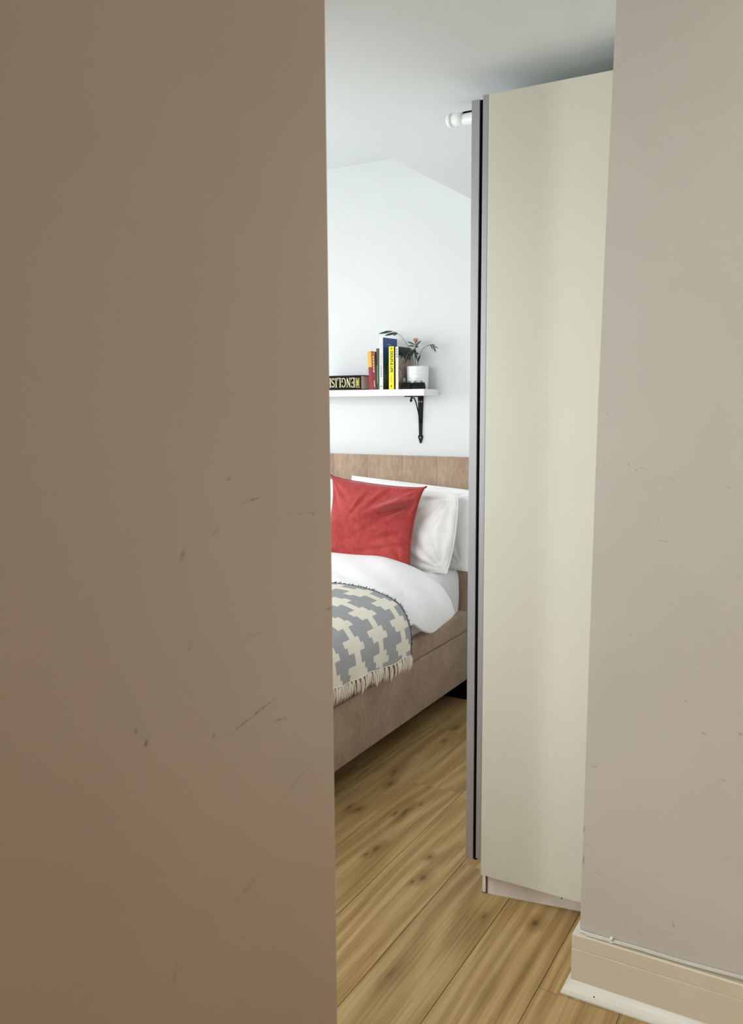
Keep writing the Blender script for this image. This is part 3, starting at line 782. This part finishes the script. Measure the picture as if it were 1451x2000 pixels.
def letter(ch_):
    bm = bmesh.new(); T, H = .135, .07
    if ch_ == 'E':
        bar(bm, .13, .02, .13, .98, T); bar(bm, .02, .975, .54, .975, H); bar(bm, .02, .025, .56, .025, H); bar(bm, .13, .51, .42, .51, H)
        bar(bm, .53, .80, .53, .99, H); bar(bm, .55, .01, .55, .23, H); bar(bm, .42, .40, .42, .62, H); w_ = .62
    elif ch_ == 'N':
        bar(bm, .14, .02, .14, .98, H); bar(bm, .58, .0, .58, .98, H); bar(bm, .14, .97, .56, .05, T); serif(bm, .12, .97, .24); serif(bm, .14, .02, .26); serif(bm, .58, .97, .26); w_ = .72
    elif ch_ == 'G':
        arc(bm, .38, .5, .29, .465, 40, 325, T, H, 16); bar(bm, .60, .04, .60, .42, T * .9); serif(bm, .60, .43, .28); bar(bm, .62, .72, .62, .93, H); w_ = .76
    elif ch_ == 'L':
        bar(bm, .14, .02, .14, .98, T); serif(bm, .14, .975, .28); bar(bm, .02, .025, .54, .025, H); bar(bm, .53, .01, .53, .26, H); w_ = .60
    elif ch_ == 'I':
        bar(bm, .16, .02, .16, .98, T); serif(bm, .16, .975, .3); serif(bm, .16, .025, .3); w_ = .34
    elif ch_ == 'S':
        arc(bm, .28, .73, .19, .22, 30, 250, T, H, 10); arc(bm, .28, .27, .20, .23, 70, -150, T, H, 10); bar(bm, .18, .58, .38, .42, T); bar(bm, .47, .78, .47, .95, H); bar(bm, .07, .05, .07, .24, H); w_ = .56
    else:
        bar(bm, .14, .02, .14, .98, T); bar(bm, .56, .02, .56, .98, T); bar(bm, .14, .5, .56, .5, H)
        for x in (.14, .56): serif(bm, x, .975, .28); serif(bm, x, .025, .28)
        w_ = .72
    return bm, w_
bm_all = bmesh.new(); xx = 0.0; hgt = .0475
for ch_ in 'ENGLISH':
    b_, w_ = letter(ch_)
    me_ = bpy.data.meshes.new('l'); b_.to_mesh(me_); b_.free()
    n0 = len(bm_all.verts); bm_all.from_mesh(me_); bpy.data.meshes.remove(me_)
    bm_all.verts.ensure_lookup_table()
    for v_ in bm_all.verts[n0:]: v_.co.x += xx
    xx += w_ + .02
for v_ in bm_all.verts:     # turned half a circle on the spine: x runs to the left, z downwards
    X_, Z_ = v_.co.x * hgt * .805, v_.co.z * hgt
    v_.co = Vector((dx1 - .0362 - X_, dy0 - .0006 + v_.co.y * .05, dz + DT - .0125 - Z_))
sp = [o for o in C.objects if o.name.startswith('spine') and o.parent == dic][0]
let = obj('lettering', bm_all, m_gilt); let.parent = dic; let.matrix_parent_inverse = Matrix.Translation(dic.location).inverted(); let['label'] = 'gilt serif capitals printed upside down'
# gilt crest at the right end of the spine
bm = bmesh.new(); cx = dx1 - .0195
for i in range(9):
    t = i / 8
    box(bm, cx - .0125 + .002 * math.sin(i * 2.3), cx - .004 + .001 * math.sin(i * 1.7), dy0 - .0005, dy0 + .0003, dz + .013 + t * .043, dz + .0165 + t * .043)
    box(bm, cx + .001 + .0015 * math.sin(i * 1.9), cx + .010 + .002 * math.cos(i * 2.9), dy0 - .0005, dy0 + .0003, dz + .013 + t * .043, dz + .0160 + t * .043)
box(bm, cx - .012, cx + .010, dy0 - .0006, dy0 + .0003, dz + .0105, dz + .0122); box(bm, cx - .006, cx + .003, dy0 - .0006, dy0 + .0003, dz + .02, dz + .05)
dch('crest', bm, m_gilt2)

# upright books, left to right
m_red, m_orange = cm((150, 24, 34)), cm((240, 178, 62))
b, ch = book(-2.172, -2.151, .190, .125, 'slim book with an orange top and red lower spine beside the dictionary', m_red, tiltdeg=-3.2, y=SHF + .012)
strip(ch, -.0102, .0102, .112, .189, m_orange, 'spine_band')
m_maroon = cm((104, 26, 22))
b, ch = book(-2.150, -2.130, .186, .125, 'dark maroon paperback with pale spine print next to the orange and red one', m_maroon, tiltdeg=-2.6, y=SHF + .010)
strip(ch, -.0055, .0025, .085, .168, cm((206, 176, 140)), 'title_block'); strip(ch, -.0045, .0015, .012, .045, cm((190, 160, 150)), 'title_block')
for z in (.098, .112, .126, .140, .154): strip(ch, -.0045, .0018, z, z + .004, cm((126, 60, 44)), 'print_line', y=-.0006)
strip(ch, -.0099, .0099, .172, .1855, cm((168, 84, 40)), 'spine_band')
b, ch = book(-2.130, -2.1145, .203, .13, 'green paperback between the maroon book and the white-spined one', cm((30, 92, 46)), tiltdeg=-1.2, y=SHF + .014)
strip(ch, -.006, .004, .135, .195, cm((64, 74, 58)), 'spine_band'); strip(ch, -.0065, -.0030, .03, .12, cm((150, 186, 120)), 'print_line')
b, ch = book(-2.1165, -2.1105, .213, .13, 'thin brown-red book just showing behind the green paperback', cm((118, 66, 62)), y=SHF + .030)
# white spine, blue front
k = NT('blue_cover_print', 0.3)
sz = k.new('ShaderNodeSeparateXYZ'); k.link(k.coord(), sz.inputs[0])
k.color(k.ramp(k.math('ADD', sz.outputs[2], k.math('MULTIPLY', k.noise(k.coord(), 22, 2), .03)), [(.03, S(44, 50, 62)), (.08, S(92, 100, 116)), (.13, S(24, 62, 116)), (.18, S(20, 76, 150))])); m_blue = k.m
b, ch = book(-2.1095, -2.0895, .255, .150, 'tall book with a white spine and blue front cover, tallest on the shelf', cm((244, 245, 246)), m_blue, y=SHF + .003)
for z in (.222, .214, .206, .198): strip(ch, -.0025, .0015, z, z + .005, cm((150, 160, 180)), 'print_line')
for z in (.172, .163, .154, .145, .136, .127): strip(ch, -.003, .0025, z, z + .006, cm((206, 110, 120)), 'print_line')
for z in (.112, .102, .092, .082, .072, .062): strip(ch, -.003, .0025, z, z + .007, cm((70, 74, 96)), 'print_line')
strip(ch, -.003, .003, .012, .020, cm((90, 90, 96)), 'publisher_mark')
ch('print_block', bx(.0098, .0103, .045, .062, .221, .226), cm((150, 180, 215))); ch('print_block', bx(.0098, .0103, .066, .088, .219, .224), cm((150, 180, 215)))
# yellow spine
m_yellow = cm((250, 230, 20)); m_blackprint = cm((22, 22, 20))
b, ch = book(-2.0555, -2.0265, .209, .135, 'yellow-spined paperback with black title standing in front of the blue cover', m_yellow, m_blackprint, y=SHF + .001)
lettering('A', .016, m_blackprint, b, on_spine(.198, x=.001), .0004)
lettering('DOUBLE', .0175, m_blackprint, b, on_spine(.152, x=.001), .0006, 1.02)
lettering('LIFE', .0175, m_blackprint, b, on_spine(.0975, x=.001), .0006, 1.02)
for z in (.062, .055, .048, .041, .034): strip(ch, -.003, .003, z, z + .0045, cm((190, 168, 30)), 'print_line')
bm = bmesh.new(); prism(bm, [(-.0035, .013), (0, .010), (.0035, .013), (.0025, .018), (0, .022), (-.0025, .018)], 1, -.0005, .0002); ch('publisher_mark', bm, m_blackprint)
# peach spine, photographic cover
k = NT('portrait_cover_print', 0.35)
cc = k.coord(); sz = k.new('ShaderNodeSeparateXYZ'); k.link(cc, sz.inputs[0])
n1 = k.noise(cc, 26, 3); n2 = k.noise(cc, 60, 3)
base = k.ramp(n2, [(.35, S(128, 104, 94)), (.65, S(178, 158, 146))])
hair = k.math('GREATER_THAN', k.math('ADD', sz.outputs[2], k.math('MULTIPLY', n1, .10)), .206)
base = k.mix(hair, base, S(16, 13, 12))
low = k.math('LESS_THAN', k.math('ADD', sz.outputs[2], k.math('MULTIPLY', n1, .05)), .062)
base = k.mix(low, base, k.ramp(n2, [(.4, S(36, 38, 52)), (.58, S(110, 84, 70)), (.66, S(200, 160, 60))])); k.color(base); m_portrait = k.m
b, ch = book(-2.0195, -2.0035, .207, .135, 'pale peach-spined book with a dark photographic cover right of the yellow one', cm((236, 222, 206)), m_portrait, y=SHF + .004)
strip(ch, -.008, .008, .140, .2065, cm((226, 228, 230)), 'spine_band')
for z in (.190, .178, .166, .154): strip(ch, -.003, .0035, z, z + .008, cm((110, 122, 168)), 'print_line', y=-.0007)

# ------------------------------------------------------------------ binder clips, pot and palm
def binder_clip(x, y, wd, label):
    r = empty('binder_clip', (x, y, SHZ + GAP_Z)); tag(r, label, 'clip', 'binder clips before the plant pot')
    bm = bmesh.new(); prism(bm, [(-.013, 0), (.013, 0), (.011, .012), (.003, .031), (-.003, .031), (-.011, .012)], 0, -wd / 2, wd / 2)
    es = [e for e in bm.edges if abs(e.verts[0].co.x - e.verts[1].co.x) > .01]; bmesh.ops.bevel(bm, geom=es, offset=.0018, segments=2, affect='EDGES')
    o = obj('body', bm, m_iron); o.parent = r
    for sg in (-1, 1):
        xc = sg * wd * .27
        bm = bmesh.new()
        tube(bm, [(xc - .0045, -.002, .0315), (xc - .0042, -.003, .042), (xc - .0025, -.003, .0515), (xc, -.003, .0535), (xc + .0025, -.003, .0515), (xc + .0042, -.003, .042), (xc + .0045, -.002, .0315)], .0011, 6)
        o = obj('wire_handle', bm, m_screw, None, True); o.parent = r
        bm = bmesh.new(); tube(bm, [(xc - .0035, .0, .0305), (xc - .0035, .0, .040)], [.0022, .0022], 8); tube(bm, [(xc + .0035, .0, .0305), (xc + .0035, .0, .040)], [.0022, .0022], 8)
        o = obj('hinge', bm, m_iron, None, True); o.parent = r
    return r
binder_clip(-1.9000, SHF + .018, .066, 'wide black binder clip with wire handles at the right, before the white pot')
binder_clip(-1.9640, SHF + .020, .050, 'smaller black binder clip at the left, next to the photographic book cover')

PX, PY = -1.936, 3.862
k = NT('embossed_white_ceramic', 0.3)
vo = k.new('ShaderNodeTexCoord').outputs['Object']; k.color(S(238, 240, 242)); m_pot = k.m
pot = empty('plant_pot', (PX, PY, SHZ + GAP_Z)); tag(pot, 'white ceramic pot embossed with diamonds at the right end of the shelf', 'plant pot')
bm = bmesh.new(); n_, rows = 72, 40; R0, R1, HH = .049, .0535, .112
rings = []
for r_ in range(rows + 1):
    z = HH * r_ / rows; ring = []
    for i in range(n_):
        a = 2 * math.pi * i / n_
        d_ = abs(((i / n_ * 14 + z / .034) % 1) - .5) + abs(((i / n_ * 14 - z / .034) % 1) - .5)
        rad = R0 + (R1 - R0) * z / HH + (.0022 * (1 - min(1, abs(d_ - .5) * 2)) if .006 < z < HH - .006 else 0)
        ring.append(bm.verts.new((rad * math.cos(a), rad * math.sin(a), z)))
    rings.append(ring)
for r_, z in ((R1 - .004, HH), (R1 - .005, HH - .018)):
    rings.append([bm.verts.new((r_ * math.cos(2 * math.pi * i / n_), r_ * math.sin(2 * math.pi * i / n_), z)) for i in range(n_)])
for a, b in zip(rings, rings[1:]):
    for i in range(n_): bm.faces.new((a[i], a[(i + 1) % n_], b[(i + 1) % n_], b[i]))
bm.faces.new(rings[0][::-1]); bm.faces.new(rings[-1])
o = obj('pot_wall', bm, m_pot, None, True); o.parent = pot
m_soil = plain('soil', S(40, 28, 20), 0.95, var=0.3, scale=200)
bm = bmesh.new(); lathe(bm, [(R1 - .0056, HH - .0175), (R1 - .0056, HH - .013), (.02, HH - .010)], 32); o = obj('soil', bm, m_soil); o.parent = pot
m_leaf = plain('dark_palm_leaf', S(44, 62, 40), 0.45, var=0.3, scale=60)
m_leaf2 = plain('green_leaf', S(78, 98, 52), 0.45, var=0.3, scale=60)
m_stem = plain('palm_stem', S(92, 104, 66), 0.5, var=0.2)
m_bud = plain('salmon_bud', S(214, 142, 112), 0.6, var=0.12, scale=80)
plant = empty('potted_palm', (PX, PY, SHZ + .1)); tag(plant, 'small parlour palm with arching fronds growing in the embossed white pot', 'plant')
def curve_pts(ps, n=14):
    ps = [Vector(p_) for p_ in ps]; out = []
    q_ = [ps[0] * 2 - ps[1]] + ps + [ps[-1] * 2 - ps[-2]]
    for i in range(1, len(q_) - 2):
        for s_ in range(n):
            t = s_ / n; a, b, c_, d_ = q_[i - 1:i + 3]
            out.append(.5 * ((2 * b) + (c_ - a) * t + (2 * a - 5 * b + 4 * c_ - d_) * t * t + (3 * b - a - 3 * c_ + d_) * t ** 3))
    return out + [ps[-1]]
def stem(ps, r0=.0013, r1=.0007, m=None):
    cp = curve_pts(ps, 8); bm = bmesh.new(); tube(bm, cp, [r0 + (r1 - r0) * i / (len(cp) - 1) for i in range(len(cp))], 6)
    return obj('stem', bm, m or m_stem, plant, True)
def leaf(p0, p1, wd, m, droop=.004, nrm=(0, -1, .3)):
    """a folded blade with thickness from p0 to p1"""
    p0, p1 = Vector(p0), Vector(p1); d = p1 - p0; n_ = Vector(nrm).normalized(); s_ = d.cross(n_).normalized(); n_ = s_.cross(d).normalized()
    bm = bmesh.new(); rows_ = []
    for i in range(8):
        t = i / 7; hw = max(.0002, wd / 2 * math.sin(math.pi * min(1, t * .93 + .07)) ** .8)
        c_ = p0 + d * t + Vector((0, 0, -droop * 4 * t * (t - .0) * .5))
        th = .0004
        rows_.append([bm.verts.new(c_ + s_ * hw + n_ * .18 * hw), bm.verts.new(c_ - n_ * th), bm.verts.new(c_ - s_ * hw + n_ * .18 * hw), bm.verts.new(c_ + n_ * th)])
    for a, b in zip(rows_, rows_[1:]):
        for k_ in range(4): bm.faces.new((a[k_], a[(k_ + 1) % 4], b[(k_ + 1) % 4], b[k_]))
    bm.faces.new(rows_[0][::-1]); bm.faces.new(rows_[-1])
    return obj('leaf', bm, m, plant, True)
SZ = SHZ + .101
Y_ = PY
# long frond arching to the left over the books
stem([(-1.955, Y_, SZ), (-1.972, Y_, 1.745), (-2.010, Y_, 1.805), (-2.045, Y_ - .005, 1.842), (-2.085, Y_ - .008, 1.856), (-2.118, Y_ - .01, 1.855)])
for a, b, w_ in (((-2.075, Y_ - .008, 1.854), (-2.148, Y_ - .02, 1.846), .012), ((-2.050, Y_ - .006, 1.846), (-2.108, Y_ - .03, 1.834), .013), ((-2.044, Y_ - .005, 1.842), (-2.060, Y_ - .03, 1.832), .009), ((-2.10, Y_ - .01, 1.857), (-2.145, Y_ + .02, 1.852), .008)):
    leaf(a, b, w_, m_leaf, droop=.001)
# frond arching to the right
stem([(-1.938, Y_, SZ), (-1.930, Y_, 1.715), (-1.915, Y_, 1.755), (-1.893, Y_, 1.772), (-1.870, Y_ - .003, 1.778), (-1.850, Y_ - .004, 1.770)])
for a, b, w_ in (((-1.872, Y_, 1.778), (-1.838, Y_, 1.784), .006), ((-1.866, Y_, 1.777), (-1.842, Y_ - .02, 1.758), .005), ((-1.855, Y_, 1.772), (-1.824, Y_ - .02, 1.750), .006), ((-1.858, Y_, 1.774), (-1.822, Y_, 1.768), .005), ((-1.85, Y_, 1.77), (-1.832, Y_ - .02, 1.746), .004), ((-1.885, Y_, 1.775), (-1.862, Y_ + .015, 1.786), .004)):
    leaf(a, b, w_, m_leaf)
# central shoot with a salmon bud
stem([(-1.948, Y_, SZ), (-1.950, Y_ - .004, 1.73), (-1.948, Y_ - .006, 1.765), (-1.943, Y_ - .008, 1.800)], .0018, .0012)
for a, b, w_, m in (((-1.948, Y_ - .01, 1.782), (-1.985, Y_ - .02, 1.806), .007, m_leaf), ((-1.948, Y_ - .01, 1.775), (-1.976, Y_ - .03, 1.784), .007, m_leaf), ((-1.945, Y_ - .01, 1.775), (-1.905, Y_ - .02, 1.808), .012, m_leaf2), ((-1.945, Y_ - .01, 1.768), (-1.916, Y_ - .03, 1.780), .010, m_leaf),
                    ((-1.945, Y_ - .01, 1.785), (-1.932, Y_ - .02, 1.812), .009, m_leaf2), ((-1.948, Y_ - .012, 1.765), (-1.925, Y_ - .03, 1.712), .014, m_leaf), ((-1.950, Y_ - .012, 1.76), (-1.995, Y_ - .03, 1.700), .012, m_leaf), ((-1.944, Y_ - .01, 1.74), (-1.918, Y_ - .02, 1.745), .008, m_leaf),
                    ((-1.950, Y_ - .012, 1.752), (-2.000, Y_ - .02, 1.742), .022, m_leaf), ((-1.952, Y_ - .012, 1.748), (-1.985, Y_ - .03, 1.716), .020, m_leaf), ((-1.938, Y_, 1.70), (-1.915, Y_ - .01, 1.738), .010, m_leaf)):
    leaf(a, b, w_, m)
bm = bmesh.new()
for a_ in range(5):
    t = a_ * 2 * math.pi / 5; q_ = Vector((-1.940 + .004 * math.cos(t), Y_ - .012 + .004 * math.sin(t), 1.796))
    tube(bm, [q_, q_ + Vector((.006 * math.cos(t), .006 * math.sin(t), .010)), q_ + Vector((.003 * math.cos(t), .003 * math.sin(t), .020))], [.0025, .0042, .0006], 6)
obj('bud', bm, m_bud, plant, True)['label'] = 'salmon pink bud at the tip of the central shoot'
